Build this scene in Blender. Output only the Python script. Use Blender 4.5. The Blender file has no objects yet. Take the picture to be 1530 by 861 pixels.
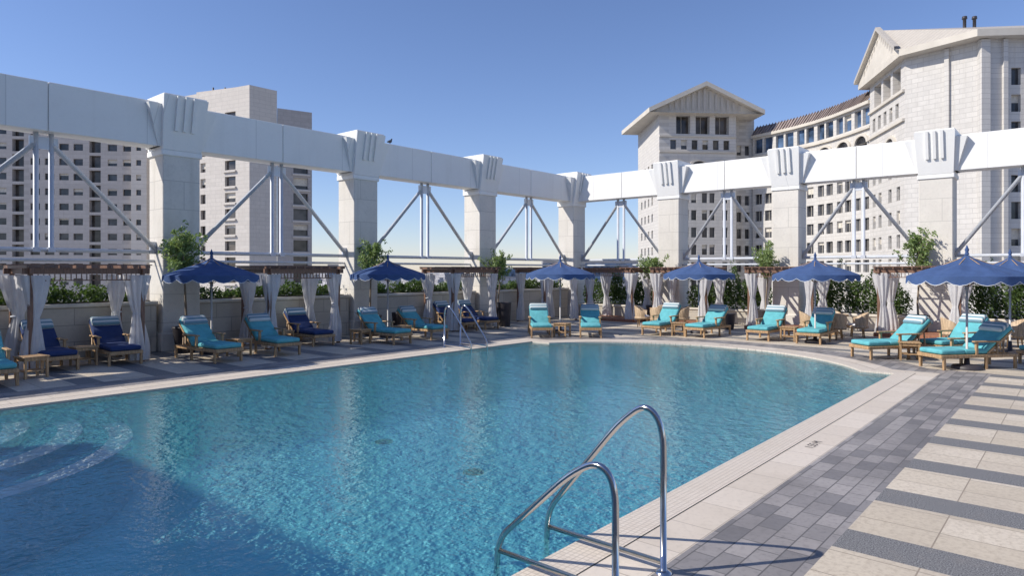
import bpy, bmesh, math, random
from mathutils import Vector, Matrix
from mathutils.geometry import tessellate_polygon
random.seed(7)
S=bpy.context.scene
S.view_settings.view_transform='Standard'
S.view_settings.look='None'
S.view_settings.exposure=0
rad=math.radians

# ------------------------------------------------------------ materials
def newmat(n):
    m=bpy.data.materials.new(n); m.use_nodes=True
    nt=m.node_tree; b=nt.nodes['Principled BSDF']
    return m,nt,b
def N(nt,t,**k):
    n=nt.nodes.new(t)
    for a,v in k.items(): setattr(n,a,v)
    return n
def mixrgb(nt,a,b,f,mode='MIX'):
    n=N(nt,'ShaderNodeMix',data_type='RGBA',blend_type=mode)
    for s,v in ((6,a),(7,b),(0,f)):
        if hasattr(v,'links') or isinstance(v,bpy.types.NodeSocket): nt.links.new(v,n.inputs[s])
        else: n.inputs[s].default_value=v if s==0 else (v[0],v[1],v[2],1)
    return n.outputs[2]
def pos(nt): return N(nt,'ShaderNodeNewGeometry').outputs['Position']
def noise(nt,scale,detail=4,vec=None,rough=.55):
    n=N(nt,'ShaderNodeTexNoise'); n.inputs['Scale'].default_value=scale; n.inputs['Detail'].default_value=min(detail,4)
    n.inputs['Roughness'].default_value=rough
    nt.links.new(vec if vec else pos(nt),n.inputs['Vector']); return n.outputs['Fac']
def ramp(nt,src,lo,hi,c0=0,c1=1):
    n=N(nt,'ShaderNodeMapRange'); nt.links.new(src,n.inputs[0])
    n.inputs[1].default_value=lo;n.inputs[2].default_value=hi;n.inputs[3].default_value=c0;n.inputs[4].default_value=c1
    return n.outputs[0]
def bump(nt,b,src,st,dist=.02):
    n=N(nt,'ShaderNodeBump'); n.inputs['Strength'].default_value=st; n.inputs['Distance'].default_value=dist
    nt.links.new(src,n.inputs['Height']); nt.links.new(n.outputs[0],b.inputs['Normal']); return n
def simple(name,col,rough=.6,var=.12,scale=3,metal=0,bmp=0,bscale=40):
    m,nt,b=newmat(name)
    d=[c*(1-var) for c in col]; l=[min(1,c*(1+var)) for c in col]
    f=ramp(nt,noise(nt,scale),.3,.7)
    nt.links.new(mixrgb(nt,d,l,f),b.inputs['Base Color'])
    b.inputs['Roughness'].default_value=rough; b.inputs['Metallic'].default_value=metal
    if bmp: bump(nt,b,noise(nt,bscale),bmp,.01)
    return m
def bricks(nt,vec,w,h,c1,c2,mort,ms=.008,offset=.5,bias=0):
    n=N(nt,'ShaderNodeTexBrick'); n.offset=offset
    nt.links.new(vec,n.inputs['Vector'])
    n.inputs['Scale'].default_value=1; n.inputs['Brick Width'].default_value=w; n.inputs['Row Height'].default_value=h
    n.inputs['Mortar Size'].default_value=ms; n.inputs['Mortar Smooth'].default_value=.1; n.inputs['Bias'].default_value=bias
    for k,c in (('Color1',c1),('Color2',c2),('Mortar',mort)): n.inputs[k].default_value=(*c,1)
    return n
def wallvec(nt):
    s=N(nt,'ShaderNodeSeparateXYZ'); nt.links.new(pos(nt),s.inputs[0])
    a=N(nt,'ShaderNodeMath',operation='ADD'); nt.links.new(s.outputs[0],a.inputs[0]); nt.links.new(s.outputs[1],a.inputs[1])
    c=N(nt,'ShaderNodeCombineXYZ'); nt.links.new(a.outputs[0],c.inputs[0]); nt.links.new(s.outputs[2],c.inputs[1])
    return c.outputs[0]
def stonewall(name,c,w,h,mk=.6,ms=.01,var=.1,dirt=.25,rough=.8,streak=.45):
    m,nt,b=newmat(name)
    br=bricks(nt,wallvec(nt),w,h,[x*(1-var) for x in c],[x*(1+var) for x in c],[x*mk for x in c],ms)
    n1=noise(nt,1.2,4); n2=noise(nt,14,4)
    c1=mixrgb(nt,br.outputs['Color'],[x*(1-dirt) for x in c],ramp(nt,n1,.45,.75,0,.6))
    c2=mixrgb(nt,c1,[x*.75 for x in c],ramp(nt,n2,.5,.8,0,.5 if dirt>.1 else .15))
    mp=N(nt,'ShaderNodeMapping'); mp.inputs['Scale'].default_value=(3,3,.18); nt.links.new(pos(nt),mp.inputs[0])
    st=noise(nt,1.3,3,mp.outputs[0])
    c2=mixrgb(nt,c2,[c[0]*.72,c[1]*.70,c[2]*.66],ramp(nt,st,.55,.8,0,streak))
    nt.links.new(c2,b.inputs['Base Color']); b.inputs['Roughness'].default_value=rough
    bump(nt,b,n2,.2,.01)
    return m
def flattile(name,c1,c2,mort,w,h,ms,rough=.6,offset=.5,n_amt=.35,bias=0,rot=False):
    m,nt,b=newmat(name)
    v=pos(nt)
    br=bricks(nt,v,w,h,c1,c2,mort,ms,offset,bias)
    n1=noise(nt,1.0,4); n2=noise(nt,18,4)
    c=mixrgb(nt,br.outputs['Color'],[x*.55 for x in c1],ramp(nt,n1,.45,.8,0,n_amt))
    c=mixrgb(nt,c,[x*.6 for x in c1],ramp(nt,n2,.5,.8,0,n_amt))
    nt.links.new(c,b.inputs['Base Color'])
    nt.links.new(ramp(nt,n1,.3,.7,rough-.12,rough+.12),b.inputs['Roughness'])
    mh=N(nt,'ShaderNodeMath',operation='MULTIPLY_ADD'); nt.links.new(br.outputs['Fac'],mh.inputs[0]); mh.inputs[1].default_value=-1
    nt.links.new(n2,mh.inputs[2]); bump(nt,b,mh.outputs[0],.3,.006)
    return m

M={}
M['white']=stonewall('white_painted_concrete',(.86,.85,.815),3.1,30,.8,.012,.015,.06,.6,.2)
M['stone']=stonewall('column_limestone',(.72,.68,.61),1.7,.78,.75,.012,.04,.18,.8)
M['planterstone']=stonewall('planter_limestone',(.54,.49,.41),.9,.42,.6,.010,.08,.3)
M['cap']=simple('stone_cap',(.64,.59,.50),.8,.15,4,bmp=.2)
M['bldwarm']=stonewall('tower_limestone',(.62,.57,.51),2.4,.8,.85,.05,.04,.15)
M['bldshaded']=stonewall('shaded_limestone',(.44,.41,.39),2.4,.8,.85,.05,.05,.2)  # same limestone, darker: shade on the apartment faces put into the colour
M['hotel']=stonewall('hotel_limestone',(.61,.58,.535),1.6,.6,.80,.045,.05,.16)
M['hoteltrim']=simple('hotel_trim',(.60,.55,.47),.8,.08,.5)
M['roof']=stonewall('roof_metal',(.53,.48,.41),.8,60,.7,.05,.04,.15,.5)
M['redroof']=stonewall('red_roof',(.34,.27,.24),1.2,60,.5,.12,.05,.2,.6)
def glassmat(n,c,r=.12):
    m,nt,b=newmat(n)
    f=noise(nt,.35,2)
    nt.links.new(mixrgb(nt,[x*.4 for x in c],[x*2.0 for x in c],ramp(nt,f,.35,.65)),b.inputs['Base Color'])
    b.inputs['Roughness'].default_value=r
    return m
M['glass']=glassmat('window_glass',(.05,.051,.055))
M['glassbrown']=glassmat('window_glass_brown',(.065,.055,.048))
M['glassblue']=glassmat('window_glass_blue',(.06,.10,.17),.08)
M['steel']=simple('painted_steel',(.62,.65,.70),.4,.06,3,metal=.1)
M['chrome']=simple('stainless_steel',(.62,.61,.60),.14,.05,6,metal=1)
def wood(n,c):
    m,nt,b=newmat(n)
    w=N(nt,'ShaderNodeTexNoise'); mp=N(nt,'ShaderNodeMapping'); mp.inputs['Scale'].default_value=(20,20,3)
    tc=N(nt,'ShaderNodeTexCoord'); nt.links.new(tc.outputs['Object'],mp.inputs[0]); nt.links.new(mp.outputs[0],w.inputs['Vector']); w.inputs['Scale'].default_value=1.5; w.inputs['Detail'].default_value=4
    nt.links.new(mixrgb(nt,[x*.6 for x in c],[x*1.25 for x in c],ramp(nt,w.outputs['Fac'],.3,.7)),b.inputs['Base Color'])
    b.inputs['Roughness'].default_value=.55; return m
M['teak']=wood('teak_wood',(.47,.30,.155))
M['pergola']=wood('stained_pergola_wood',(.21,.115,.075))
M['wicker']=wood('woven_rattan',(.52,.38,.24))
M['platform']=wood('red_decking',(.34,.14,.075))
def fabric(n,c,trans=0):
    m,nt,b=newmat(n)
    f=noise(nt,6,4)
    nt.links.new(mixrgb(nt,[x*.85 for x in c],[min(.9,x*1.12) for x in c],ramp(nt,f,.3,.7)),b.inputs['Base Color'])
    b.inputs['Roughness'].default_value=.9
    bump(nt,b,noise(nt,9,4),.5,.02)
    if trans:
        out=nt.nodes['Material Output']; t=N(nt,'ShaderNodeBsdfTranslucent'); t.inputs[0].default_value=(*c,1)
        mx=N(nt,'ShaderNodeMixShader'); mx.inputs[0].default_value=trans
        nt.links.new(b.outputs[0],mx.inputs[1]); nt.links.new(t.outputs[0],mx.inputs[2]); nt.links.new(mx.outputs[0],out.inputs[0])
    return m
M['teal']=fabric('teal_cushion',(.12,.43,.47))
M['navy']=fabric('navy_cushion',(.022,.045,.14))
M['canvas']=fabric('blue_canvas',(.06,.115,.27),.2)
M['trim']=fabric('white_trim',(.7,.72,.75))
M['curtain']=fabric('sheer_curtain',(.90,.89,.89),.48)
M['pipe']=simple('pale_pole',(.6,.58,.55),.4)
M['pot']=simple('dark_pot',(.045,.04,.045),.5,.2)
M['bark']=simple('bark',(.24,.19,.14),.9,.3,12,bmp=.5)
M['soil']=simple('soil',(.06,.045,.03),.95,.3,9)
M['bird']=simple('pigeon_feathers',(.05,.055,.07),.7,.4,20)
def stripes():
    m,nt,b=newmat('striped_towel')
    tc=N(nt,'ShaderNodeTexCoord'); s=N(nt,'ShaderNodeSeparateXYZ'); nt.links.new(tc.outputs['Object'],s.inputs[0])
    a=N(nt,'ShaderNodeMath',operation='MULTIPLY'); a.inputs[1].default_value=70; nt.links.new(s.outputs[1],a.inputs[0])
    q=N(nt,'ShaderNodeMath',operation='SINE'); nt.links.new(a.outputs[0],q.inputs[0])
    nt.links.new(mixrgb(nt,(.17,.30,.36),(.62,.66,.65),ramp(nt,q.outputs[0],-.2,.1)),b.inputs['Base Color']); b.inputs['Roughness'].default_value=.95
    return m
M['towel']=stripes()
def leafmat(n,dark,light):
    m,nt,b=newmat(n); g=N(nt,'ShaderNodeNewGeometry')
    nt.links.new(mixrgb(nt,dark,light,g.outputs['Random Per Island']),b.inputs['Base Color']); b.inputs['Roughness'].default_value=.55
    out=nt.nodes['Material Output']; t=N(nt,'ShaderNodeBsdfTranslucent'); t.inputs[0].default_value=(light[0]*1.3,light[1]*1.4,light[2],1)
    mx=N(nt,'ShaderNodeMixShader'); mx.inputs[0].default_value=.3
    nt.links.new(b.outputs[0],mx.inputs[1]); nt.links.new(t.outputs[0],mx.inputs[2]); nt.links.new(mx.outputs[0],out.inputs[0])
    return m
M['leaf']=leafmat('hedge_leaves',(.025,.055,.015),(.11,.17,.04))
M['leaf2']=leafmat('tree_leaves',(.10,.16,.05),(.30,.38,.15))
M['copeA']=flattile('gutter_mosaic',(.65,.57,.48),(.70,.62,.53),(.48,.42,.355),.048,.048,.004,.6,0,.2)
M['copeB']=flattile('coping_travertine',(.61,.53,.44),(.70,.62,.53),(.38,.325,.27),.6,.6,.005,.6,0,.35)
M['slate']=flattile('slate_paving',(.18,.17,.17),(.37,.34,.325),(.12,.112,.108),.36,.18,.006,.5,.37,.5)
M['slot']=simple('gutter_slot',(.10,.09,.085),.8)
def deckmat():
    m,nt,b=newmat('striped_deck_paving')
    p=pos(nt); s=N(nt,'ShaderNodeSeparateXYZ'); nt.links.new(p,s.inputs[0])
    a=N(nt,'ShaderNodeMath',operation='SUBTRACT'); nt.links.new(s.outputs[0],a.inputs[0]); a.inputs[1].default_value=5.72-15.51
    w=N(nt,'ShaderNodeMath',operation='MODULO'); nt.links.new(a.outputs[0],w.inputs[0]); w.inputs[1].default_value=1.41
    lt=N(nt,'ShaderNodeMath',operation='LESS_THAN'); nt.links.new(w.outputs[0],lt.inputs[0]); lt.inputs[1].default_value=.47
    mp=N(nt,'ShaderNodeMapping'); mp.inputs['Rotation'].default_value=(0,0,rad(90)); nt.links.new(p,mp.inputs[0])
    br=bricks(nt,mp.outputs[0],.94,.47,(.55,.475,.37),(.67,.59,.48),(.27,.22,.17),.006,0)
    n1=noise(nt,.9,4); n2=noise(nt,22,4,None,.7); n3=noise(nt,5,4)
    cream=mixrgb(nt,br.outputs['Color'],(.36,.295,.22),ramp(nt,n2,.46,.72,0,.7))
    cream=mixrgb(nt,cream,(.40,.34,.27),ramp(nt,n1,.45,.75,0,.55))
    n4=noise(nt,90,3)
    dark=mixrgb(nt,(.085,.085,.088),(.29,.285,.28),ramp(nt,n4,.4,.62))
    dark=mixrgb(nt,dark,(.25,.225,.20),ramp(nt,n3,.55,.8,0,.4))
    nt.links.new(mixrgb(nt,cream,dark,lt.outputs[0]),b.inputs['Base Color'])
    b.inputs['Roughness'].default_value=.6
    bump(nt,b,n2,.2,.006)
    return m
M['deck']=deckmat()
def poolmat(n,c,steps=False):
    m,nt,b=newmat(n)
    br=bricks(nt,pos(nt) if n!='pool_wall_tile' else wallvec(nt),.15,.15,c,[x*1.03 for x in c],[x*.9 for x in c],.008,0)
    f=noise(nt,.6,4)
    nt.links.new(mixrgb(nt,br.outputs['Color'],[x*.9 for x in c],ramp(nt,f,.35,.7,0,.8)),b.inputs['Base Color']); b.inputs['Roughness'].default_value=.5
    return m
M['poolfloor']=poolmat('pool_floor_tile',(.31,.86,.92))
M['poolwall']=poolmat('pool_wall_tile',(.29,.82,.89))
M['step']=simple('pool_step',(.10,.50,.62),.5)
M['nosing']=simple('pool_step_nosing',(.93,.93,.93),.5,.03)
def watermat():
    m=bpy.data.materials.new('pool_water'); m.use_nodes=True; nt=m.node_tree; nt.nodes.clear()
    out=N(nt,'ShaderNodeOutputMaterial')
    v=pos(nt)
    n1=noise(nt,1.1,2,v); n2=noise(nt,5.5,3,v); n3=noise(nt,19,2,v)
    a=N(nt,'ShaderNodeMath',operation='MULTIPLY_ADD'); nt.links.new(n1,a.inputs[0]); a.inputs[1].default_value=.9; nt.links.new(n2,a.inputs[2])
    c=N(nt,'ShaderNodeMath',operation='MULTIPLY_ADD'); nt.links.new(n3,c.inputs[0]); c.inputs[1].default_value=.40; nt.links.new(a.outputs[0],c.inputs[2])
    bp=N(nt,'ShaderNodeBump'); bp.inputs['Strength'].default_value=.5; bp.inputs['Distance'].default_value=.024; nt.links.new(c.outputs[0],bp.inputs['Height'])
    bp2=N(nt,'ShaderNodeBump'); bp2.inputs['Strength'].default_value=1; bp2.inputs['Distance'].default_value=.16; nt.links.new(c.outputs[0],bp2.inputs['Height'])
    tr=N(nt,'ShaderNodeBsdfTransparent'); tr.inputs[0].default_value=(.94,1,1,1)
    df=N(nt,'ShaderNodeBsdfDiffuse'); df.inputs[0].default_value=(.20,.78,.86,1); nt.links.new(bp2.outputs[0],df.inputs['Normal'])
    m1=N(nt,'ShaderNodeMixShader'); m1.inputs[0].default_value=.20; nt.links.new(tr.outputs[0],m1.inputs[1]); nt.links.new(df.outputs[0],m1.inputs[2])
    gl=N(nt,'ShaderNodeBsdfGlossy'); gl.inputs['Roughness'].default_value=.02; nt.links.new(bp.outputs[0],gl.inputs['Normal'])
    fr=N(nt,'ShaderNodeFresnel'); fr.inputs[0].default_value=1.36; nt.links.new(bp.outputs[0],fr.inputs['Normal'])
    m2=N(nt,'ShaderNodeMixShader'); nt.links.new(fr.outputs[0],m2.inputs[0]); nt.links.new(m1.outputs[0],m2.inputs[1]); nt.links.new(gl.outputs[0],m2.inputs[2])
    nt.links.new(m2.outputs[0],out.inputs[0]); return m
M['water']=watermat()
M['ground']=simple('city_ground',(.31,.30,.30),.95,.2,.01)
M['city']=stonewall('city_blocks',(.46,.45,.46),4,3.2,.55,.5,.1,.2)
M['black']=simple('dark_paint',(.06,.055,.055),.5)

# ------------------------------------------------------------ mesh builder
class B:
    def __init__(s): s.bm=bmesh.new(); s.m=[]
    def mi(s,k):
        if k not in s.m: s.m.append(k)
        return s.m.index(k)
    def face(s,pts,k,smooth=False):
        vs=[s.bm.verts.new(p) for p in pts]
        try: f=s.bm.faces.new(vs)
        except ValueError: return
        f.material_index=s.mi(k); f.smooth=smooth
    def box(s,a,b,k,mat=None):
        (x0,y0,z0),(x1,y1,z1)=a,b
        c=[Vector(p) for p in ((x0,y0,z0),(x1,y0,z0),(x1,y1,z0),(x0,y1,z0),(x0,y0,z1),(x1,y0,z1),(x1,y1,z1),(x0,y1,z1))]
        if mat: c=[mat@p for p in c]
        vs=[s.bm.verts.new(p) for p in c]; i=s.mi(k)
        for q in ((0,3,2,1),(4,5,6,7),(0,1,5,4),(1,2,6,5),(2,3,7,6),(3,0,4,7)):
            f=s.bm.faces.new([vs[j] for j in q]); f.material_index=i
    def rbox(s,a,b,k,bev=.03,mat=None,seg=2,smooth=True):
        t=bmesh.new(); bmesh.ops.create_cube(t,size=1)
        ce=[(a[i]+b[i])/2 for i in range(3)]; sz=[b[i]-a[i] for i in range(3)]
        for v in t.verts: v.co=Vector((ce[0]+v.co.x*sz[0],ce[1]+v.co.y*sz[1],ce[2]+v.co.z*sz[2]))
        bmesh.ops.bevel(t,geom=t.edges[:],offset=bev,segments=seg,profile=.5,affect='EDGES')
        i=s.mi(k)
        for f in t.faces: f.material_index=i; f.smooth=smooth
        if mat: bmesh.ops.transform(t,matrix=mat,verts=t.verts)
        me=bpy.data.meshes.new('t'); t.to_mesh(me); s.bm.from_mesh(me); bpy.data.meshes.remove(me); t.free()
    def tube(s,path,r,k,n=8,caps=True):
        path=[Vector(p) for p in path]; rings=[]; i=s.mi(k)
        rr=r if isinstance(r,(list,tuple)) else [r]*len(path)
        ref=None
        for j,p in enumerate(path):
            d=(path[min(j+1,len(path)-1)]-path[max(j-1,0)]).normalized()
            if ref is None: ref=Vector((0,0,1)) if abs(d.z)<.9 else Vector((1,0,0))
            u=(ref-d*ref.dot(d)).normalized(); ref=u; w=d.cross(u)
            rings.append([s.bm.verts.new(p+rr[j]*(u*math.cos(2*math.pi*q/n)+w*math.sin(2*math.pi*q/n))) for q in range(n)])
        for a,b in zip(rings,rings[1:]):
            for q in range(n):
                f=s.bm.faces.new((a[q],a[(q+1)%n],b[(q+1)%n],b[q])); f.material_index=i; f.smooth=True
        if caps:
            for R in (rings[0],rings[-1]):
                f=s.bm.faces.new(R); f.material_index=i
    def rings(s,rs,k,smooth=True,close=True):
        i=s.mi(k); R=[[s.bm.verts.new(p) for p in r] for r in rs]; n=len(rs[0])
        for a,b in zip(R,R[1:]):
            for q in range(n if close else n-1):
                f=s.bm.faces.new((a[q],a[(q+1)%n],b[(q+1)%n],b[q])); f.material_index=i; f.smooth=smooth
        return R
    def prism(s,poly,z0,z1,k):
        n=len(poly)
        for i in range(n):
            a,b=poly[i],poly[(i+1)%n]
            s.face([(a[0],a[1],z0),(b[0],b[1],z0),(b[0],b[1],z1),(a[0],a[1],z1)],k)
        s.face([(p[0],p[1],z1) for p in poly],k)
    def sheet(s,loops,z,k):
        L=[[Vector((p[0],p[1],0)) for p in l] for l in loops]
        flat=[p for l in L for p in l]
        for t in tessellate_polygon(L):
            pts=[flat[i] for i in t]
            nz=(pts[1]-pts[0]).cross(pts[2]-pts[0]).z
            if abs(nz)<1e-9: continue
            if nz<0: pts.reverse()
            s.face([(p.x,p.y,z) for p in pts],k)
    def mesh(s,name):
        me=bpy.data.meshes.new(name); s.bm.normal_update(); s.bm.to_mesh(me); s.bm.free()
        for k in s.m: me.materials.append(M[k])
        return me
    def obj(s,name,loc=(0,0,0),rz=0): return place(s.mesh(name),name,loc,rz)
def place(me,name,loc=(0,0,0),rz=0):
    o=bpy.data.objects.new(name,me); S.collection.objects.link(o); o.location=loc; o.rotation_euler=(0,0,rz); return o
U=(.652,-.758); V=(.758,.652)
def site(r,d): return (U[0]*r+V[0]*d, U[1]*r+V[1]*d)

# ------------------------------------------------------------ pool & deck
XE,YC,HW,X0=16.25,8.15,5.0,-3.0
def outline(off):
    R=HW+off; xs=XE+off*.8; cx=13.75
    dy=math.sqrt(R*R-(xs-cx)**2); a0=math.asin(dy/R)
    pts=[(X0-off,YC-HW-off),(xs,YC-HW-off)]
    n=44
    for i in range(n+1):
        a=-a0+2*a0*i/n; pts.append((cx+R*math.cos(a),YC+R*math.sin(a)))
    pts+=[(xs,YC+HW+off),(X0-off,YC+HW+off)]
    return pts
b=B(); b.sheet([outline(.345),outline(0)],0,'copeA')
o=outline(0)
for i in range(len(o)):
    p,q=o[i],o[(i+1)%len(o)]
    b.face([(q[0],q[1],0),(p[0],p[1],0),(p[0],p[1],-.12),(q[0],q[1],-.12)],'copeA')
b.sheet([outline(.36),outline(.345)],-.004,'slot')
b.sheet([outline(.76),outline(.36)],0.0,'copeB'); b.obj('pool_coping')
b=B(); b.sheet([outline(1.6),outline(.76)],0,'slate'); b.obj('slate_pavement')
DX0,DX1,DY0,DY1=-8.2,28.0,-12.0,20.4
b=B(); b.sheet([[(DX0,DY0),(DX1,DY0),(DX1,DY1),(DX0,DY1)],outline(1.6)],0,'deck'); b.obj('deck_pavement')
b=B(); zf=-1.4
b.sheet([outline(0)],zf,'poolfloor')
for i in range(len(o)):
    p,q=o[i],o[(i+1)%len(o)]
    b.face([(q[0],q[1],-.12),(p[0],p[1],-.12),(p[0],p[1],zf),(q[0],q[1],zf)],'poolwall')
for R,z in ((3.6,-.50),(2.9,-.36),(2.2,-.24),(1.5,-.13)):
    arc=[(.9+R*math.cos(a),13.148+R*math.sin(a)) for a in [math.pi+math.pi*i/40 for i in range(41)]]
    b.prism(arc,zf,z,'step')
    inner=[(.9+(R-.34)*math.cos(a),13.147+(R-.34)*math.sin(a)) for a in [math.pi+math.pi*i/40 for i in range(41)]]
    for i in range(40):
        b.face([(*inner[i],z+.006),(*arc[i],z+.006),(*arc[i+1],z+.006),(*inner[i+1],z+.006)],'nosing')
for x,y in ((8.6,8.3),(8.9,11.2)):
    b.tube([(x,y,zf),(x,y,zf+.02)],.19,'black',16)
b.obj('swimming_pool')
b=B(); b.sheet([outline(-.002)],-.035,'water'); b.obj('water')
b=B(); 
b.prism([(-30,-12),(28.4,-12),(28.4,20.8),(-30,20.8)],-15,-1.6,'bldwarm')
for a,c in (((28.0,-12,-1.59),(28.4,20.8,.0)),((-30,20.4,-1.59),(28.0,20.8,.0))): b.box(a,c,'cap')
b.obj('terrace_podium')
b=B(); b.face([(-6000,-6000,-15),(6000,-6000,-15),(6000,6000,-15),(-6000,6000,-15)],'ground'); b.obj('ground')

# ------------------------------------------------------------ colonnade
def column(name,cx,cy,side):
    b=B(); w=.5
    b.rbox((-w,-w+.04,0),(w,w-.04,5.42),'stone',.02,seg=1,smooth=False)
    b.rbox((-w-.06,-w-.02,0),(w+.06,w+.02,.5),'stone',.02,seg=1,smooth=False)
    b.rbox((-w-.05,-w,5.36),(w+.05,w,5.52),'white',.02,seg=1,smooth=False)
    def fr(x0,x1,y0,y1,z0,X0_,X1_,Y0_,Y1_,z1):
        a=[(x0,y0,z0),(x1,y0,z0),(x1,y1,z0),(x0,y1,z0)]; c=[(X0_,Y0_,z1),(X1_,Y0_,z1),(X1_,Y1_,z1),(X0_,Y1_,z1)]
        for i in range(4): b.face([a[i],a[(i+1)%4],c[(i+1)%4],c[i]],'white')
        b.face(c,'white'); b.face(a[::-1],'white')
    fr(-.52,.52,-.50,.50,5.52,-.60,.60,-.78,.62,6.95)
    fr(-.60,.60,-.40,.44,5.60,-.92,.92,-.60,.56,6.72)
    for x in (-.22,0,.22):
        xx=x-.045; ww=.09
        za,zb=6.02,6.95
        ya=-.5-.28*(za-5.52)/1.43; yb=-.5-.28*(zb-5.52)/1.43
        pts=[(xx,ya+.02,za),(xx+ww,ya+.02,za),(xx+ww,yb+.02,zb),(xx,yb+.02,zb)]
        out=[(p[0],p[1]-.09,p[2]) for p in pts]
        b.face(out,'white')
        for i in range(4): b.face([pts[i],pts[(i+1)%4],out[(i+1)%4],out[i]],'white')
    b.rbox((-.58,-.74,6.951),(.58,.6,7.0),'white',.015,seg=1,smooth=False)
    return b.obj(name,(cx,cy,0),0 if side=='L' else -math.pi/2)
LX=[1.85,8.1,14.35,20.6]; RY=[14.0,8.97,3.95,-1.1,-6.1]
for x in LX: column('stone_column',x,19.5,'L')
for y in RY: column('stone_column',27.3,y,'R')
column('stone_column',27.1,19.4,'L')
b=B()
xs=[-8.1]+LX+[26.5]
for a,c in zip(xs,xs[1:]):
    m_=(a+c)/2
    for p,q in ((a,m_),(m_,c)):
        b.rbox((p+.008,19.12,5.6),(q-.008,19.8,6.8),'white',.012,seg=1,smooth=False)
b.box((-8.1,19.2,5.7),(26.5,19.7,6.7),'white')
ys=[-11.9]+RY[::-1]+[18.9]
for a,c in zip(ys,ys[1:]):
    m_=(a+c)/2
    for p,q in ((a,m_),(m_,c)):
        b.rbox((26.95,p+.008,5.6),(27.63,q-.008,6.8),'white',.012,seg=1,smooth=False)
b.box((27.05,-11.9,5.7),(27.53,18.9,6.7),'white')
b.obj('colonnade_beam')
def truss(A,C,axis):
    b=B(); L=C-A; m_=L/2; zt,zb=5.6,2.72
    for x in (m_-.16,m_+.16): b.tube([(x,0,zb),(x,0,zt)],.06,'steel')
    b.box((m_-.3,-.03,5.2),(m_+.3,.03,5.5),'steel')
    for sgn,xe in ((-1,.5),(1,L-.5)):
        b.tube([(m_+sgn*.2,0,5.3),(xe,0,zb+.05)],.065,'steel')
        b.box((xe-.12 if sgn<0 else xe-.16,-.03,zb-.05),(xe+.16 if sgn<0 else xe+.12,.03,zb+.28),'steel')
    b.tube([(.5,0,zb),(L-.5,0,zb)],.055,'steel'); b.tube([(.5,.1,2.47),(L-.5,.1,2.47)],.04,'steel')
    for x in (m_-.16,m_+.16):b.box((x-.08,-.08,zb-.05),(x+.08,.08,zb+.06),'steel')
    if axis=='X': b.obj('steel_truss',(A,19.5,0),0)
    else: b.obj('steel_truss',(27.3,A,0),math.pi/2)
tx=[-4.4]+LX+[27.1]
for a,c in zip(tx,tx[1:]): truss(a,c,'X')
ty=RY[::-1]+[19.4]
for a,c in zip(ty,ty[1:]): truss(a,c,'Y')

# ------------------------------------------------------------ foliage
def leaves(b,c,rx,ry,rz,n,size,k,boxy=False):
    i=b.mi(k)
    for _ in range(n):
        while True:
            p=Vector((random.uniform(-1,1),random.uniform(-1,1),random.uniform(-1,1)))
            if boxy or p.length<1: break
        q=Vector((c[0]+p.x*rx,c[1]+p.y*ry,c[2]+p.z*rz))
        s_=size*random.uniform(.6,1.3)
        a=Vector((random.gauss(0,1),random.gauss(0,1),random.gauss(0,1))).normalized()
        t=a.orthogonal().normalized()
        w=a.cross(t)
        f=b.bm.faces.new([b.bm.verts.new(v) for v in (q-t*s_,q-w*s_*.45,q+t*s_,q+w*s_*.45)]); f.material_index=i
def planter(name,p0,p1,h,dens,fol):
    b=B(); (x0,y0),(x1,y1)=p0,p1
    b.rbox((x0,y0,0),(x1,y1,h-.1),'planterstone',.015,seg=1,smooth=False)
    b.rbox((x0-.04,y0-.04,h-.1),(x1+.04,y1+.04,h),'cap',.02,seg=1,smooth=False)
    b.box((x0+.12,y0+.12,h),(x1-.12,y1-.12,h+.02),'soil')
    b.obj('stone_planter')
    b=B(); L=max(x1-x0,y1-y0); alongx=(x1-x0)>(y1-y0)
    n=int(L/.42)
    for j in range(n):
        t=(j+.5+random.uniform(-.3,.3))/n
        if alongx: c=(x0+.3+(x1-x0-.6)*t,(y0+y1)/2+random.uniform(-.25,.1))
        else: c=((x0+x1)/2+random.uniform(-.3,.05),y0+.3+(y1-y0-.6)*t)
        hh=fol*random.uniform(.5,1.15)
        leaves(b,(c[0],c[1],h+hh*.45),.33,.33,hh*.55,int(dens*hh),.06,'leaf')
        for _ in range(3):
            leaves(b,(c[0]+random.uniform(-.3,.3),c[1]+random.uniform(-.2,.2),h+hh*random.uniform(.8,1.15)),.09,.09,.12,12,.05,'leaf')
    b.obj(name)
for a,c in zip(tx,tx[1:]):
    planter('boxwood_shrubs',(a+.5 if a>-4 else -8.0,19.2),(c-.6,20.2),1.38,620,.45)
for a,c in zip([-11.9]+ty,ty):
    planter('hedge',(26.95,a+.56),(27.85,c-.56),.62,540,1.6)
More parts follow.
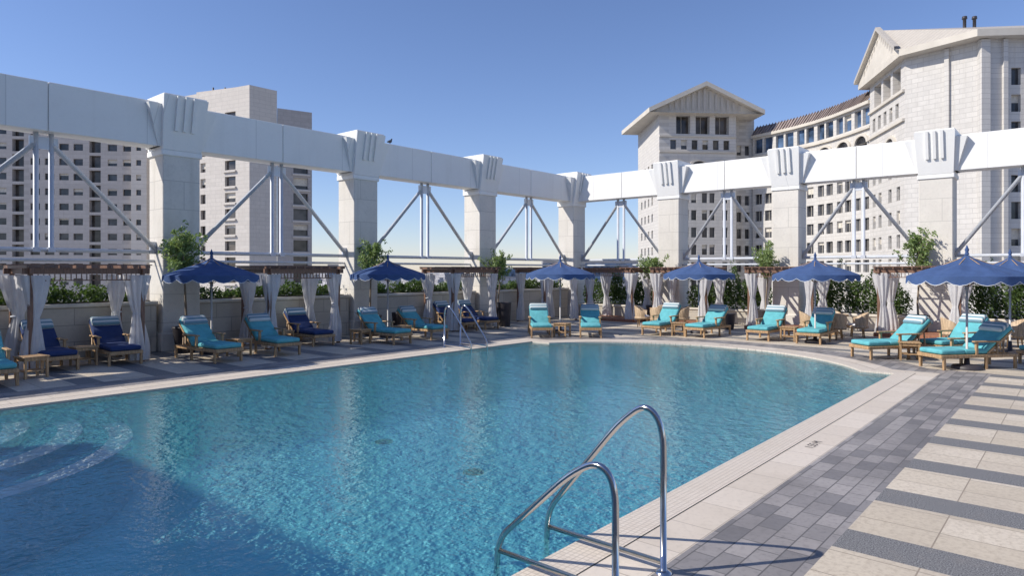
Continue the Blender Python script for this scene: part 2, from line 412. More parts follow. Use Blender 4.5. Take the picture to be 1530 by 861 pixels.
def tree(x,y,h,seed,pot=True):
    random.seed(seed); b=B()
    if pot:
        n=20; rs=[]
        for z,r in ((0,.20),(.02,.24),(.62,.32),(.66,.34),(.7,.34),(.7,.29),(.6,.28)):
            rs.append([(r*math.cos(2*math.pi*i/n),r*math.sin(2*math.pi*i/n),z) for i in range(n)])
        b.rings(rs,'pot'); b.face([(.285*math.cos(2*math.pi*i/n),.285*math.sin(2*math.pi*i/n),.62) for i in range(n)],'soil')
    top=Vector((random.uniform(-.12,.12),random.uniform(-.1,.1),h*.84))
    path=[Vector((0,0,.55)),Vector((random.uniform(-.05,.05),.03,h*.3)),Vector((random.uniform(-.08,.08),-.03,h*.55)),top]
    b.tube(path,[.04,.033,.026,.012],'bark',7)
    for j in range(26):
        t=random.uniform(0,1); st=path[2].lerp(top,t) ; a=random.uniform(0,6.28); l=random.uniform(.3,1.0)*(1.15-.4*t)
        k_=random.uniform(.35,.8)
        e=st+Vector((math.cos(a)*l*k_,math.sin(a)*l*k_,l*.8))
        mid=st.lerp(e,.5)+Vector((0,0,-.05)); b.tube([st,mid,e],[.014,.009,.003],'bark',5)
        for q in range(9):
            c=st.lerp(e,random.uniform(.25,1.08))
            leaves(b,c+Vector((random.gauss(0,.05),random.gauss(0,.05),random.gauss(0,.06))),.10,.10,.11,10,.056,'leaf2')
    return b.obj('potted_tree',(x,y,0))
tree(7.95,18.45,3.35,1);tree(14.1,18.4,3.35,2);tree(20.5,18.35,2.95,3)
tree(26.15,14.35,2.95,4);tree(26.1,9.45,3.35,5);tree(26.2,4.35,3.65,6);tree(26.2,-.8,3.3,8)
random.seed(11)

# ------------------------------------------------------------ cabanas
def curtain(b,x,y,w,ph,tie=1.15,top=2.1):
    n=40; rs=[]
    for j in range(21):
        z=.05+(top-.05)*j/20
        g=abs(z-tie); f=.30+.70*min(1,(g/.9))**.8 if z>tie else .30+.5*min(1,g/.8)**.8
        r=[]
        for i in range(n):
            a=2*math.pi*i/n; pl=1+.22*math.sin(9*a+ph+z*.6)+.10*math.sin(5*a+2*ph)
            r.append((x+w*.5*f*pl*math.cos(a)+.03*math.sin(z*2+ph),y+w*.22*(.5+.5*f)*pl*math.sin(a)*1.5,z))
        rs.append(r)
    b.rings(rs,'curtain')
    b.tube([(x+w*.19*math.cos(2*math.pi*i/12),y+w*.15*math.sin(2*math.pi*i/12),tie) for i in range(13)],.022,'trim',6,False)
def cabana(x,y,w,d,rz,plat=False,wide=.5):
    b=B(); h=2.3
    z0=0
    if plat: b.rbox((-.1,-.1,0),(w+.1,d+.05,.13),'platform',.01,seg=1,smooth=False); 
    for px in (.04,w-.04):
        for py in (.04,d-.04): b.rbox((px-.045,py-.045,z0),(px+.045,py+.045,h-.15),'pergola',.006,seg=1,smooth=False)
    for py in (.04,d-.04):
        b.box((-.12,py-.04,h-.17),(w+.12,py+.04,h-.04),'pergola')
    for px in (.04,w-.04): b.box((px-.038,-.1,h-.165),(px+.038,d+.1,h-.045),'pergola')
    n=int(w/.26)
    for i in range(n+1):
        xx=-.05+(w+.1)*i/n; b.box((xx-.02,-.16,h-.038),(xx+.02,d+.16,h+.03),'pergola')
    for py in (-.08,d/2,d+.08): b.box((-.14,py-.02,h+.033),(w+.14,py+.02,h+.055),'pergola')
    m=int(w/.11)
    for i in range(m+1):
        xx=.08+(w-.16)*i/m; b.box((xx-.008,.02,h-.30),(xx+.008,.05,h-.172),'pergola')
    b.box((.08,.018,h-.325),(w-.08,.052,h-.30),'pergola')
    k=0
    for px in (.12,w-.12):
        for py in (.10,d-.1):
            curtain(b,px,py,wide*random.uniform(.9,1.15),k*1.7+x,random.uniform(1.05,1.25),2.1); k+=1
    return b.obj('cabana',(x,y,0),rz)
for x in (4.15,9.75,16.9,22.3): cabana(x,17.35,2.35,1.55,0)
cabana(-1.2,17.35,2.35,1.55,0)
for y in (17.1,13.75,9.75,5.35,.85): cabana(25.0,y,2.35,1.6,-math.pi/2,True)

# ------------------------------------------------------------ umbrellas
def umbrella_mesh():
    b=B(); R=1.22; top=2.58; H=.50; n=64; m=12; ribs=8
    def pt(a,t,dz=0):
        c=(1-math.cos(ribs*a))/2
        r=R*t*(1-.05*t*c)
        z=top-H*(.42*(1-(1-t)**5)+.58*t**2.0)-.035*c*math.sin(math.pi*min(1,t))
        return Vector((r*math.cos(a),r*math.sin(a),z+dz))
    rs=[[pt(2*math.pi*i/n,max(.02,j/m)) for i in range(n)] for j in range(m+1)]
    b.rings(rs,'canvas')
    v0=[pt(2*math.pi*i/n,1) for i in range(n)]
    def low(i,e): 
        a=2*math.pi*i/n; s_=abs(math.sin(ribs*a)); 
        p=pt(a,1); return Vector((p.x*1.015,p.y*1.015,p.z-.10-.09*s_-e))
    v1=[low(i,0) for i in range(n)]; v2=[low(i,.012) for i in range(n)]
    b.rings([v0,v1],'canvas'); b.rings([v1,v2],'trim')
    b.tube([(0,0,0),(0,0,top+.02)],.024,'pipe',10)
    b.tube([(0,0,top-.02),(0,0,top+.05),(0,0,top+.09),(0,0,top+.13),(0,0,top+.2)],[.05,.03,.045,.03,.006],'canvas',10)
    for i in range(ribs):
        a=2*math.pi*i/ribs
        b.tube([pt(a,.05,-.02),pt(a,.5,-.02),pt(a,.97,-.02)],.009,'teak',5)
        b.tube([(0,0,top-.75),pt(a,.5,-.03)],.008,'teak',5)
    b.tube([(0,0,top-.80),(0,0,top-.70)],.04,'pipe',10)
    n2=24
    b.rings([[(r*math.cos(2*math.pi*i/n2),r*math.sin(2*math.pi*i/n2),z) for i in range(n2)] for r,z in ((.30,0),(.30,.06),(.27,.09),(.06,.12),(.04,.35),(.03,.36))],'pot')
    return b.mesh('patio_umbrella')
um=umbrella_mesh()
for i,(x,y) in enumerate(((8.3,17.7),(14.15,17.6),(19.2,14.25),(22.2,10.4),(21.5,6.3),(18.0,2.05),(21.9,1.55))):
    place(um,'patio_umbrella',(x,y,0),random.uniform(0,.8)+i)

# ------------------------------------------------------------ loungers
def lounger_mesh(cush,ang=42):
    b=B(); w=.36
    for x in (-w,w-.05):
        b.rbox((x,-.02,.26),(x+.05,1.95,.33),'teak',.008,seg=1,smooth=False)
        for y in (.03,1.1,1.86): b.rbox((x-.002,y,0),(x+.052,y+.06,.262),'teak',.006,seg=1,smooth=False)
        b.rbox((x-.01,.86,.26),(x+.045,.92,.60),'teak',.006,seg=1,smooth=False)
        b.rbox((x-.025,.80,.60),(x+.065,1.5,.635),'teak',.01,seg=1,smooth=False)
        b.tube([(x+.025,1.42,.33),(x+.025,1.42,.60)],.022,'teak',6)
    b.rbox((-w+.01,-.035,.255),(w-.01,.02,.335),'teak',.008,seg=1,smooth=False)
    b.rbox((-w+.01,1.90,.26),(w-.01,1.95,.33),'teak',.008,seg=1,smooth=False)
    for i in range(12): b.box((-w+.05,.06+i*.1,.318),(w-.05,.12+i*.1,.336),'teak')
    T=Matrix.Translation((0,1.18,.34))@Matrix.Rotation(rad(ang),4,'X')
    for x in (-w+.04,w-.09): b.box((x,0,-.03),(x+.045,.82,.015),'teak',T)
    for i in range(7): b.box((-w+.06,.08+i*.11,.0),(w-.06,.14+i*.11,.02),'teak',T)
    b.tube([(-w+.08,1.65,.30),(-w+.08,1.62,.70)],.018,'teak',6); b.tube([(w-.08,1.65,.30),(w-.08,1.62,.70)],.018,'teak',6)
    b.rbox((-w+.03,0.0,.338),(w-.03,.62,.45),cush,.045,seg=3); b.rbox((-w+.03,.60,.338),(w-.03,1.2,.45),cush,.045,seg=3)
    b.rbox((-w+.03,.02,.022),(w-.03,.86,.13),cush,.045,T,seg=3)
    b.rbox((-w+.05,.60,.10),(w-.05,.88,.21),'towel',.045,T,seg=3)
    b.rbox((-w+.05,.845,-.08),(w-.05,.885,.16),'towel',.018,T)
    return b.mesh('sun_lounger')
lts=[lounger_mesh('teal',42),lounger_mesh('teal',38)]; ln=lounger_mesh('navy')
def lg(me,x,y,ang): place(me,'sun_lounger',(x,y,0),ang)
lt=lts[0]
for me,x,y in ((ln,4.65,16.95),(ln,5.95,16.95),(lt,7.75,15.6),(lts[1],9.35,15.65),(ln,11.25,16.9),(lt,13.05,15.5),(lts[1],14.75,15.7),(ln,17.45,16.95),(ln,18.6,16.95),(lt,3.2,15.5)):
    lg(me,x,y,random.uniform(-.07,.07))
for i,(x,y,a) in enumerate(((17.2,13.5,-48),(18.25,12.3,-53),(20.3,11.25,-88),(20.55,9.8,-92),(20.9,7.85,-90),(20.95,6.35,-92),(18.45,4.35,-128),(17.6,2.7,-130),(19.8,3.05,-120),(19.6,1.0,-128))):
    lg(lts[i%2],x,y,rad(a)+random.uniform(-.06,.06))
def table_mesh():
    b=B()
    for i in range(6): b.rbox((-.24,-.24+i*.081,.42),(.24,-.165+i*.081,.45),'teak',.005,seg=1,smooth=False)
    for x in (-.2,.2):
        for y in (-.2,.2): b.box((x-.022,y-.022,0),(x+.022,y+.022,.42),'teak')
    for s_ in (-.2,.2): b.box((-.2,s_-.012,.36),(.2,s_+.012,.418),'teak'); b.box((s_-.012,-.2,.358),(s_+.012,.2,.417),'teak')
    b.box((-.19,-.19,.14),(.19,.19,.16),'teak')
    return b.mesh('side_table')
tm=table_mesh()
for x,y in ((5.3,17.7),(8.55,16.7),(12.3,16.6),(13.9,16.6),(18.05,17.8),(18.1,13.35),(20.9,10.5),(21.6,7.1),(18.95,3.35),(10.5,17.9),(4.0,16.5)): place(tm,'side_table',(x,y,0),random.uniform(0,.3))
def chair_mesh():
    b=B(); 
    n=20
    def arc(r,z,ex=0): return [(r*math.cos(a),r*math.sin(a),z) for a in [rad(-20)+rad(220)*i/n for i in range(n+1)]]
    def arcz(r,z0,z1): return [(r*math.cos(a),r*math.sin(a),z0+(z1-z0)*max(0,math.sin(a))**.7) for a in [rad(-20)+rad(220)*i/n for i in range(n+1)]]
    b.rings([arc(.27,.30),arcz(.30,.62,.82),arcz(.33,.64,.84),arcz(.34,.62,.82),arc(.30,.30)],'wicker',close=False)
    b.tube([(.29*math.cos(2*math.pi*i/24),.29*math.sin(2*math.pi*i/24),.36) for i in range(25)],.05,'wicker',8,False)
    b.tube([(0,0,.34),(0,0,.40),(0,0,.44),(0,0,.45)],[.27,.27,.25,.2],'trim',20)
    for a in (45,135,225,315): b.tube([(.22*math.cos(rad(a)),.22*math.sin(rad(a)),.34),(.26*math.cos(rad(a)),.26*math.sin(rad(a)),0)],[.025,.018],'teak',6)
    return b.mesh('rattan_chair')
cm=chair_mesh()
def dtable_mesh():
    b=B(); b.tube([(0,0,.71),(0,0,.72),(0,0,.75),(0,0,.755)],[.44,.46,.46,.44],'teak',28)
    b.tube([(0,0,.05),(0,0,.71)],.045,'teak',10)
    for a in range(4): b.tube([(0,0,.3),(.3*math.cos(a*1.57),.3*math.sin(a*1.57),.02)],.025,'teak',6)
    return b.mesh('dining_table')
dm=dtable_mesh()
for x,y in ((24.0,6.45),(23.6,2.3),(23.6,12.6),(24.4,-1.2)):
    place(dm,'dining_table',(x,y,0))
    for a in (20,110,200,290):
        place(cm,'rattan_chair',(x+.72*math.cos(rad(a)),y+.72*math.sin(rad(a)),0),rad(a)-math.pi/2)
def pot(x,y,h=.8,r=.25):
    b=B(); n=20
    b.rings([[(q*math.cos(2*math.pi*i/n),q*math.sin(2*math.pi*i/n),z) for i in range(n)] for z,q in ((0,r*.75),(.02,r*.8),(h-.05,r),(h,r*1.04),(h,r*.85),(h-.1,r*.82))],'pot')
    b.face([(r*.84*math.cos(2*math.pi*i/n),r*.84*math.sin(2*math.pi*i/n),h-.06) for i in range(n)],'soil')
    b.obj('tall_planter_pot',(x,y,0))
pot(20.0,17.6,.95,.28); pot(15.2,18.3,.75); pot(24.4,10.3,.6,.3)

# ------------------------------------------------------------ pool rails
def smooth_path(pts,rads,n=8):
    pts=[Vector(p) for p in pts]; out=[pts[0]]
    for i in range(1,len(pts)-1):
        p,a,c=pts[i],pts[i-1],pts[i+1]; r=rads[i-1]
        A=p+(a-p).normalized()*min(r,(a-p).length*.49); C=p+(c-p).normalized()*min(r,(c-p).length*.49)
        for j in range(n+1):
            t=j/n; out.append((A*(1-t)+p*t)*(1-t)+(p*(1-t)+C*t)*t)
    out.append(pts[-1]); return out
def handrail(H,L,back=.0):
    b=B(); k=H/1.2
    p=smooth_path([(0,0,0),(0,0,1.10*k),(0,.14,1.25*k),(0,.36,1.08*k),(0,L*.97,.22*k),(0,L,-.35)],[.2,.12,.16,.14],7)
    b.tube(p,.024,'chrome',14)
    b.tube([(0,.0,.075),(0,L-.01,.075)],.020,'chrome',12)
    b.tube([(0,0,0),(0,0,.012),(0,0,.02)],[.06,.06,.03],'chrome',20)
    return b.mesh('pool_handrail')
h1=handrail(1.17,1.09)
place(h1,'pool_handrail',(4.41,2.34,0),0)
place(handrail(.88,1.07),'pool_handrail',(3.79,2.36,0),0)
place(h1,'pool_handrail',(13.3,14.0,0),math.pi); place(h1,'pool_handrail',(13.95,14.0,0),math.pi)
def marker(x,y,rz,t):
    c=bpy.data.curves.new('depth_marker','FONT'); c.body=t; c.size=.15; c.align_x='CENTER'; c.materials.append(M['slot'])
    o=bpy.data.objects.new('depth_marker',c); S.collection.objects.link(o); o.location=(x,y,.005); o.rotation_euler=(0,0,rz)
marker(8.9,2.58,0,'1.55 M'); marker(2.4,13.6,math.pi,'1.20 M'); marker(19.2,8.1,math.pi/2,'1.40 M')

# ------------------------------------------------------------ pigeon
def pigeon(x,y,z,rz):
    b=B()
    b.tube([(-.17,0,.08),(-.10,0,.10),(-.02,0,.12),(.05,0,.14),(.09,0,.18),(.11,0,.22),(.13,0,.235),(.16,0,.225)],[.012,.03,.055,.055,.035,.026,.024,.004],'bird',10)
    for s_ in (-1,1):
        b.tube([(.0,.025*s_,.09),(.01,.025*s_,0)],.006,'bird',5)
        b.tube([(.06,.045*s_,.14),(-.05,.055*s_,.12),(-.16,.02*s_,.09)],[.012,.022,.004],'bird',6)
    b.obj('pigeon',(x,y,z),rz)
pigeon(15.6,19.3,6.8,.3)

# ------------------------------------------------------------ buildings
def seg(b,P,Q,z0,z1,cols,rows,wall,glass,dep=.4,sill=None):
    P=Vector((*P,0));Q=Vector((*Q,0)); L=(Q-P).length; t=(Q-P)/L; n=t.cross(Vector((0,0,1)))
    us=sorted(set([0,L]+[v for c in cols for v in c])); zs=sorted(set([z0,z1]+[v for c in rows for v in c]))
    inc=lambda v,rs:any(a<v<c for a,c in rs)
    pt=lambda u,z,o=0:(P+t*u-n*o+Vector((0,0,z)))
    for i in range(len(us)-1):
        for j in range(len(zs)-1):
            a,c,e,f=us[i],us[i+1],zs[j],zs[j+1]
            if inc((a+c)/2,cols) and inc((e+f)/2,rows):
                b.face([pt(a,e,dep),pt(c,e,dep),pt(c,f,dep),pt(a,f,dep)],glass)
                b.face([pt(a,e),pt(a,e,dep),pt(a,f,dep),pt(a,f)],wall); b.face([pt(c,e,dep),pt(c,e),pt(c,f),pt(c,f,dep)],wall)
                b.face([pt(a,e),pt(c,e),pt(c,e,dep),pt(a,e,dep)],wall); b.face([pt(a,f,dep),pt(c,f,dep),pt(c,f),pt(a,f)],wall)
                if c-a<6 and f-e<4 and dep<1:
                    rr=random.random()
                    if rr<.3:
                        zb=f-(f-e)*random.uniform(.2,.7)
                        b.face([pt(a,zb,dep-.04),pt(c,zb,dep-.04),pt(c,f,dep-.04),pt(a,f,dep-.04)],'cap')
                if sill and c-a<6:
                    m_=(a+c)/2
                    q=[pt(m_-.04,e,dep-.06),pt(m_+.04,e,dep-.06),pt(m_+.04,f,dep-.06),pt(m_-.04,f,dep-.06)]; b.face(q,sill)
            else: b.face([pt(a,e),pt(c,e),pt(c,f),pt(a,f)],wall)
def cols(u0,u1,n,w): 
    s_=(u1-u0)/n; return [(u0+s_*(i+.5)-w/2,u0+s_*(i+.5)+w/2) for i in range(n)]
def rows(z0,n,st,h): return [(z0+i*st,z0+i*st+h) for i in range(n)]
def split(P,Q,a,c):
    L=math.dist(P,Q); f=lambda u:(P[0]+(Q[0]-P[0])*u/L,P[1]+(Q[1]-P[1])*u/L); return f(a),f(c),L
def band(b,P,Q,z,h,o,k):
    P=Vector((*P,0));Q=Vector((*Q,0)); t=(Q-P).normalized(); n=t.cross(Vector((0,0,1)))
    p=[P+n*o,Q+n*o,Q-n*.01,P-n*.01]
    a=[v+Vector((0,0,z)) for v in p]; c=[v+Vector((0,0,z+h)) for v in p]
    b.face(c,k); b.face(a[::-1],k)
    for i in range(4): b.face([a[i],a[(i+1)%4],c[(i+1)%4],c[i]],k)
# --- left apartment building
b=B()
P,Q=site(-112,141),site(-78,145)
L=math.dist(P,Q)
for a,c,kind in ((0,5.7,'w'),(5.7,9,'s'),(9,21,'w'),(21,24.3,'s'),(24.3,L,'w')):
    p,q,_=split(P,Q,a,c)
    if kind=='s': seg(b,p,q,-15,34.5,[(.5,c-a-.5)],rows(-14,15,3.2,2.6),'bldshaded','glassbrown',1.2)
    else: seg(b,p,q,-15,34.5,cols(.3,c-a-.3,max(1,int((c-a)/2.7)),1.9),rows(-13.6,15,3.2,1.4),'bldshaded','glass',.4)
A4=[site(-78,145),site(-78,165),site(-112,165),site(-112,141)]
for i in range(3): seg(b,A4[i],A4[i+1],-15,34.5,[],[],'bldshaded','glass')
b.face([(*p,34.5) for p in A4],'bldshaded')
bb=[site(-81.5,143.2),site(-78.4,143.6),site(-77.5,147),site(-81,147)]
for i in range(4): seg(b,bb[i],bb[(i+1)%4],-15,33.5,[(1,2)] if i==0 else [],rows(-13.6,14,3.2,1.2) if i==0 else [],'bldwarm','glass')  # sunlit strip: sun given by the lighter stone colour beside the shade-toned wall
b.face([(*p,33.5) for p in bb],'bldwarm')
b.obj('apartment_building')
b=B()
P0,P1,P2=site(-72.8,141),site(-51,130),site(-47.2,134.4)
seg(b,P0,P1,-15,38.4,[(10.5,12.0),(17.6,20.6)],rows(-13,15,3.2,1.9),'bldwarm','glassbrown',.5)
for z in rows(-13,15,3.2,1.9): 
    p,q,_=split(P0,P1,17.3,20.8); band(b,p,q,z[0]-.5,.35,.35,'bldwarm')
seg(b,P1,P2,-15,38.4,[],[],'bldwarm','glass')
P3,P4=site(-54,152),site(-72,156)
seg(b,P2,P3,-15,38.4,[],[],'bldshaded','glass'); seg(b,P3,P4,-15,38.4,[],[],'bldwarm','glass'); seg(b,P4,P0,-15,38.4,[],[],'bldwarm','glass')
b.face([(*p,38.4) for p in (P0,P1,P2,P3,P4)],'bldwarm')
rb=[site(-66,140),site(-56,136),site(-57,142),site(-66,146)]
b.prism(rb,38.4,39.6,'bldwarm')
for r_ in (-60,-58,-62.5): 
    x,y=site(r_,140); b.tube([(x,y,39.6),(x,y,40.6)],.18,'pot',6)
Q1,Q2,Q3=site(-47.2,134.6),site(-41.4,138.5),site(-47.5,156)
seg(b,Q1,Q2,-15,35,[(3.2,6.2)],rows(-13,14,3.2,2.3),'bldshaded','glassbrown',.6)
seg(b,Q2,Q3,-15,35,[],[],'bldshaded','glass'); b.face([(*p,35) for p in (Q1,Q2,Q3,site(-53,151))],'bldshaded')
for z in rows(-13,14,3.2,2.3): band(b,*split(Q1,Q2,3.0,6.6)[:2],z[0]-.5,.35,.3,'bldwarm')
b.obj('apartment_tower')

# --- hotel
def arch(b,P,Q,uc,z,r,k='hoteltrim'):
    P=Vector((*P,0));Q=Vector((*Q,0)); t=(Q-P).normalized(); n=t.cross(Vector((0,0,1))); C=P+t*uc
    f=lambda rr,a,o:C+t*rr*math.cos(a)+Vector((0,0,z+rr*.75*math.sin(a)))+n*o
    m=10; A=[math.pi*i/m for i in range(m+1)]
    b.face([f(r,a,.03) for a in A],'glass')
    for i in range(m):
        a,c=A[i],A[i+1]
        b.face([f(r,a,.3),f(r+.45,a,.3),f(r+.45,c,.3),f(r,c,.3)],k)
        b.face([f(r,a,0),f(r,a,.3),f(r,c,.3),f(r,c,0)],k); b.face([f(r+.45,a,0),f(r+.45,a,.3),f(r+.45,c,.3),f(r+.45,c,0)],k)
b=B()
F0,F1=site(26.4,120),site(40.6,121.3); L=math.dist(F0,F1)
seg(b,F0,F1,-15,21,[(.9,1.6),(2.1,2.8),(4.5,5.5),(5.9,6.9),(7.9,8.9),(9.3,10.3),(11.7,12.7)],rows(-13.6,11,3.12,1.8),'hotel','glass',.4)
seg(b,F0,F1,21,23.6,[],[],'hotel','glass')
for u in (3.2,7.3,11.3): arch(b,F0,F1,u,21.0,1.35)
seg(b,F0,F1,23.6,26.4,cols(1.6,L-.8,6,1.1),[(24.1,25.8)],'hotel','glass',.4)
seg(b,F0,F1,26.4,30.9,cols(2.6,L-.8,3,2.6),[(26.9,30.2)],'hotel','glassbrown',1.2,'hoteltrim')
band(b,F0,F1,23.5,.35,.25,'hoteltrim'); band(b,F0,F1,26.3,.3,.25,'hoteltrim')
F2,F3=site(41.2,125),site(45.4,125.5)
seg(b,F1,F2,-15,30.9,[],[],'hotel','glass')
seg(b,F2,F3,-15,30.9,[(.8,1.7),(2.4,3.3)],rows(-13.6,13,3.12,1.8),'hotel','glass')
G=[F3,site(45,140),site(26,138),F0]
for i in range(3): seg(b,G[i],G[i+1],-15,30.9,cols(2,14,4,1.2) if i==2 else [],rows(-13.6,12,3.12,1.5) if i==2 else [],'hotel','glass')
def R3(r,d,z): x,y=site(r,d); return Vector((x,y,z))
E0,E1,AP=R3(24.2,118,30.3),R3(45.3,119.8,30.3),R3(34.6,118.9,35.2)
bk=R3(-1.6,20,0)-R3(0,0,0)
th=Vector((0,0,.8))
for a,c in ((E0,AP),(AP,E1)):
    q=[a,c,c+bk,a+bk]; b.face([v+th for v in q],'roof'); b.face(q,'hoteltrim'); b.face([a,c,c+th,a+th],'hoteltrim'); 
b.face([E0,E0+bk,E0+bk+th,E0+th],'hoteltrim'); b.face([E1,E1+bk,E1+bk+th,E1+th],'hoteltrim')
ib=bk.normalized()*1.3
b.face([E0+ib,E1+ib,AP+ib],'hoteltrim')
b.face([E0+bk,E1+bk,AP+bk],'hoteltrim'); b.face([E0,E1,E1+bk,E0+bk],'hoteltrim')
for i in range(-7,8):
    c=AP.lerp(E1 if i>0 else E0,abs(i)/10); hgt=c.z-30.9-.5
    if hgt<.5: continue
    c=c+bk.normalized()*1.0
    t=(E1-E0).normalized()
    lo=Vector((c.x,c.y,31.0)); hi=Vector((c.x,c.y,c.z-.25))
    b.face([lo-t*.22,lo+t*.22,hi+t*.22,hi-t*.22],'roof')
W=[]
n=6
for i in range(n+1):
    t=i/n; off=2.2*math.sin(math.pi*t)
    W.append((44.8+(52.6-44.8)*t+off*.95, 124.5+(98.0-124.5)*t+off*.29))
for i in range(n):
    P,Q=site(*W[i]),site(*W[i+1]); L=math.dist(P,Q)
    seg(b,P,Q,-15,20.4,cols(.2,L-.2,2,1.5),rows(-13.6,11,3.12,1.85),'hotel','glass',.35,'hoteltrim')
    seg(b,P,Q,20.4,23.3,[(L/2-1.3,L/2+1.3)],[(20.5,21.3)],'hotel','glass',.45)
    arch(b,P,Q,L/2,21.3,1.5)
    seg(b,P,Q,23.3,27,[(.4,L/2-.2),(L/2+.2,L-.4)],[(23.9,26.5)],'hotel','glassblue',.5)
    band(b,P,Q,23.2,.35,.35,'hoteltrim'); band(b,P,Q,26.8,.5,.5,'hoteltrim')
    Pv,Qv=Vector((*P,27.3)),Vector((*Q,27.3)); nn=(Qv-Pv).normalized().cross(Vector((0,0,1)))
    b.face([Pv+nn*.45,Qv+nn*.45,Qv-nn*.9+Vector((0,0,1.7)),Pv-nn*.9+Vector((0,0,1.7))],'redroof')
    for q in range(7):
        s0=Pv.lerp(Qv,(q+.5)/7); b.tube([s0+nn*.55,s0-nn*.9+Vector((0,0,1.85))],.10,'redroof',4)
poly=[site(*w) for w in W]+[site(75,110),site(60,140)]
b.face([(*p,27.2) for p in poly],'roof')
seg(b,site(75,110),site(60,140),-15,27.2,[],[],'hotel','glass')
T=[site(52.4,98),site(49.9,85),site(54.6,78.6),site(54.4,77.9),site(64,77.5),site(82,80),site(82,98)]
Z=29.2
P,Q=T[0],T[1]; L=math.dist(P,Q)
seg(b,P,Q,-15,17.5,[(1.2,2.4),(3.6,4.8),(7.4,8.6),(10.4,11.6)],rows(-13.6,10,3.12,1.8),'hotel','glass',.35)
seg(b,P,Q,17.5,21.5,[(2.0,4.6),(7.2,9.8)],[(17.7,18.8)],'hotel','glass',.4)
arch(b,P,Q,3.3,18.8,1.5); arch(b,P,Q,8.5,18.8,1.5)
seg(b,P,Q,21.5,25.2,[(1.2,2.3),(3.4,4.5),(5.6,6.7),(7.8,8.9),(10,11.1)],[(22.2,24.1)],'hotel','glass',.35)
seg(b,P,Q,25.2,Z,cols(1.5,L-1,3,2.8),[(25.6,28.6)],'hotel','glassbrown',1.0,'hoteltrim')
band(b,P,Q,21.3,.35,.3,'hoteltrim'); band(b,P,Q,25.0,.35,.3,'hoteltrim')
seg(b,T[1],T[2],-15,Z,[],[],'hotel','glass',.4)
seg(b,T[2],T[3],-15,Z,[],[],'hotel','glass')
seg(b,T[3],T[4],-15,Z,[(3.6,4.7),(6.9,8.1)],rows(-13.6,13,3.12,2.0),'hotel','glass',.5)
for i in (4,5,6): seg(b,T[i],T[(i+1)%7],-15,Z,[],[],'hotel','glass')
p,q,_=split(T[1],T[2],4.6,5.1); band(b,p,q,-15,Z+14.9,.35,'hotel')
for u,w in ((0,1.0),(2.5,.5),(5.4,.6)):
    p,q,_=split(T[3],T[4],u+.01,u+w); band(b,p,q,-15,Z+14.9,.4,'hotel')
e=[R3(51.6,99.8,29.2),R3(48.6,84,29.2),R3(53.4,76.8,29.2),R3(64.5,75.8,29.2),R3(84,78,29.2),R3(84,99.8,29.2)]
r0,r1=R3(50.6,92,35.3),R3(72,86,34.0)
up=Vector((0,0,.8)); E_=[v+up for v in e]
for i in range(6): b.face([e[i],e[(i+1)%6],E_[(i+1)%6],E_[i]],'hoteltrim')
b.face(e[::-1],'hoteltrim')
b.face([E_[1],E_[2],r0],'roof'); b.face([E_[2],r1,r0],'roof'); b.face([E_[2],E_[3],r1],'roof'); b.face([E_[3],E_[4],r1],'roof'); b.face([E_[4],E_[5],r1],'roof'); b.face([E_[5],E_[0],r0,r1],'roof')
b.face([E_[0],E_[1],r0],'hoteltrim')
g=(E_[1]-E_[0]).normalized(); gn=g.cross(Vector((0,0,1)))*.12
for i in range(-6,7):
    c=r0.lerp(E_[1] if i>0 else E_[0],abs(i)/9.); lo=Vector((c.x,c.y,30.4)); hi=Vector((c.x,c.y,c.z-.5))
    if hi.z-lo.z<.5: continue
    b.face([lo-g*.25+gn,lo+g*.25+gn,hi+g*.25+gn,hi-g*.25+gn],'roof')
for a,c in ((E_[0],r0),(r0,E_[1])):
    b.face([a+gn*5,c+gn*5,c+gn*5+up*.6,a+gn*5+up*.6],'roof'); b.face([a+gn*5+up*.6,c+gn*5+up*.6,c+up*.6,a+up*.6],'roof'); b.face([a+gn*5,c+gn*5,c,a],'hoteltrim')
for r_,d_ in ((59.5,88),(60.8,88)):
    x,y=site(r_,d_); b.tube([(x,y,33.2),(x,y,35.3),(x,y,35.35),(x,y,35.7)],[.2,.2,.32,.28],'pot',8)
b.obj('hotel_building')
b=B()
Hn=12.0; XB,YB=-8.25,18.5
pn=[(-26,-30),(XB,-30),(XB,YB),(-26,YB)]
seg(b,pn[1],pn[2],0,Hn,cols(1,48,14,1.8),rows(1.0,3,3.6,2.2),'hotel','glass',.3)
for i in (0,2,3): seg(b,pn[i],pn[(i+1)%4],-15,Hn,[],[],'hotel','glass')
b.face([(*p,Hn) for p in pn],'hotel'); b.obj('hotel_wing')
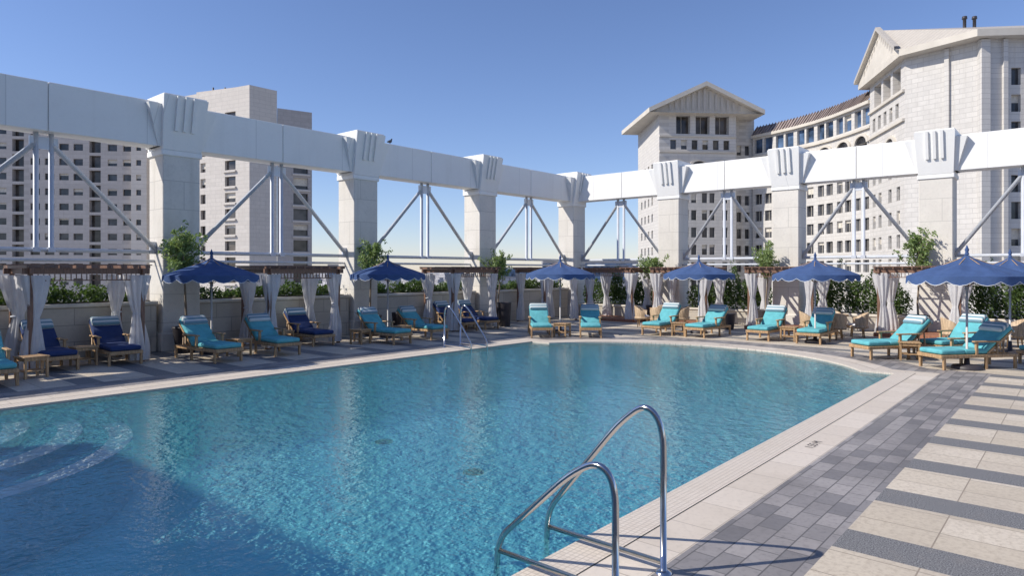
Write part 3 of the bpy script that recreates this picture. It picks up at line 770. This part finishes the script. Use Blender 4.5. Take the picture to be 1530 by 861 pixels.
# --- distant city
b=B(); random.seed(5)
for i in range(260):
    d=random.uniform(230,1100); r=random.uniform(-.62,.62)*d; h=random.uniform(6,15.5)
    if r<-.26*d and d<260: continue
    x,y=site(r,d); w=random.uniform(8,22); dd=random.uniform(8,20)
    b.box((x-w/2,y-dd/2,-15.2),(x+w/2,y+dd/2,-15+h),'city')
    if random.random()<.5: b.box((x-w/5,y-dd/5,-15+h),(x+w/6,y+dd/6,-13+h),'city')
for r,d,w,h in ((.115,330,46,7.3),(.15,420,30,9),(-.03,500,60,5),(-.22,400,40,6)):
    x,y=site(r*d,d); mt=Matrix.Translation((x,y,0))@Matrix.Rotation(rad(-49.3),4,'Z')
    b.box((-w/2,-8,-15.2),(w/2,8,h),'city',mt); b.box((-w/2-.3,-8.4,-2),(w/2+.3,-8.05,h-1.5),'glassblue',mt)
b.obj('distant_city_buildings')
b=B(); random.seed(9)
for i in range(120):
    d=random.uniform(60,500); r=random.uniform(-.5,.5)*d
    if 20<r<90 and d<150: continue
    if r<-35 and d<170: continue
    x,y=site(r,d); leaves(b,(x,y,-15+random.uniform(3,6)),4,4,3.5,70,.9,'leaf')
b.obj('distant_trees')

# ------------------------------------------------------------ light
w=bpy.data.worlds.new('World'); S.world=w; w.use_nodes=True; nt=w.node_tree
sk=nt.nodes.new('ShaderNodeTexSky'); sk.sky_type='NISHITA'; sk.sun_disc=False
el=rad(40); Lx,Ly=.79,-.61
sk.sun_elevation=el; sk.sun_rotation=math.atan2(-Lx,-Ly)%(2*math.pi)
sk.altitude=900; sk.air_density=1.1; sk.dust_density=.3; sk.ozone_density=4.8
tint=nt.nodes.new('ShaderNodeMix'); tint.data_type='RGBA'; tint.blend_type='MULTIPLY'; tint.inputs[0].default_value=1
tint.inputs[7].default_value=(1.01,.94,1.05,1); nt.links.new(sk.outputs[0],tint.inputs[6])
bg=nt.nodes['Background']; bg.inputs[1].default_value=.14; nt.links.new(tint.outputs[2],bg.inputs[0])
sd=bpy.data.lights.new('sun','SUN'); sd.energy=5.0; sd.angle=rad(.5); sd.color=(1,.94,.85)
so=bpy.data.objects.new('sun',sd); S.collection.objects.link(so)
so.rotation_euler=Vector((Lx*math.cos(el),Ly*math.cos(el),-math.sin(el))).to_track_quat('-Z','Y').to_euler()
# ------------------------------------------------------------ camera
cd=bpy.data.cameras.new('camera'); cd.lens=23.53; cd.sensor_width=36; cd.shift_y=-.0167; cd.clip_end=9000; cd.clip_start=.1
co=bpy.data.objects.new('camera',cd); S.collection.objects.link(co); co.location=(0,0,2.2)
co.rotation_euler=(rad(90),0,math.atan2(.652,.758)-math.pi/2); S.camera=co
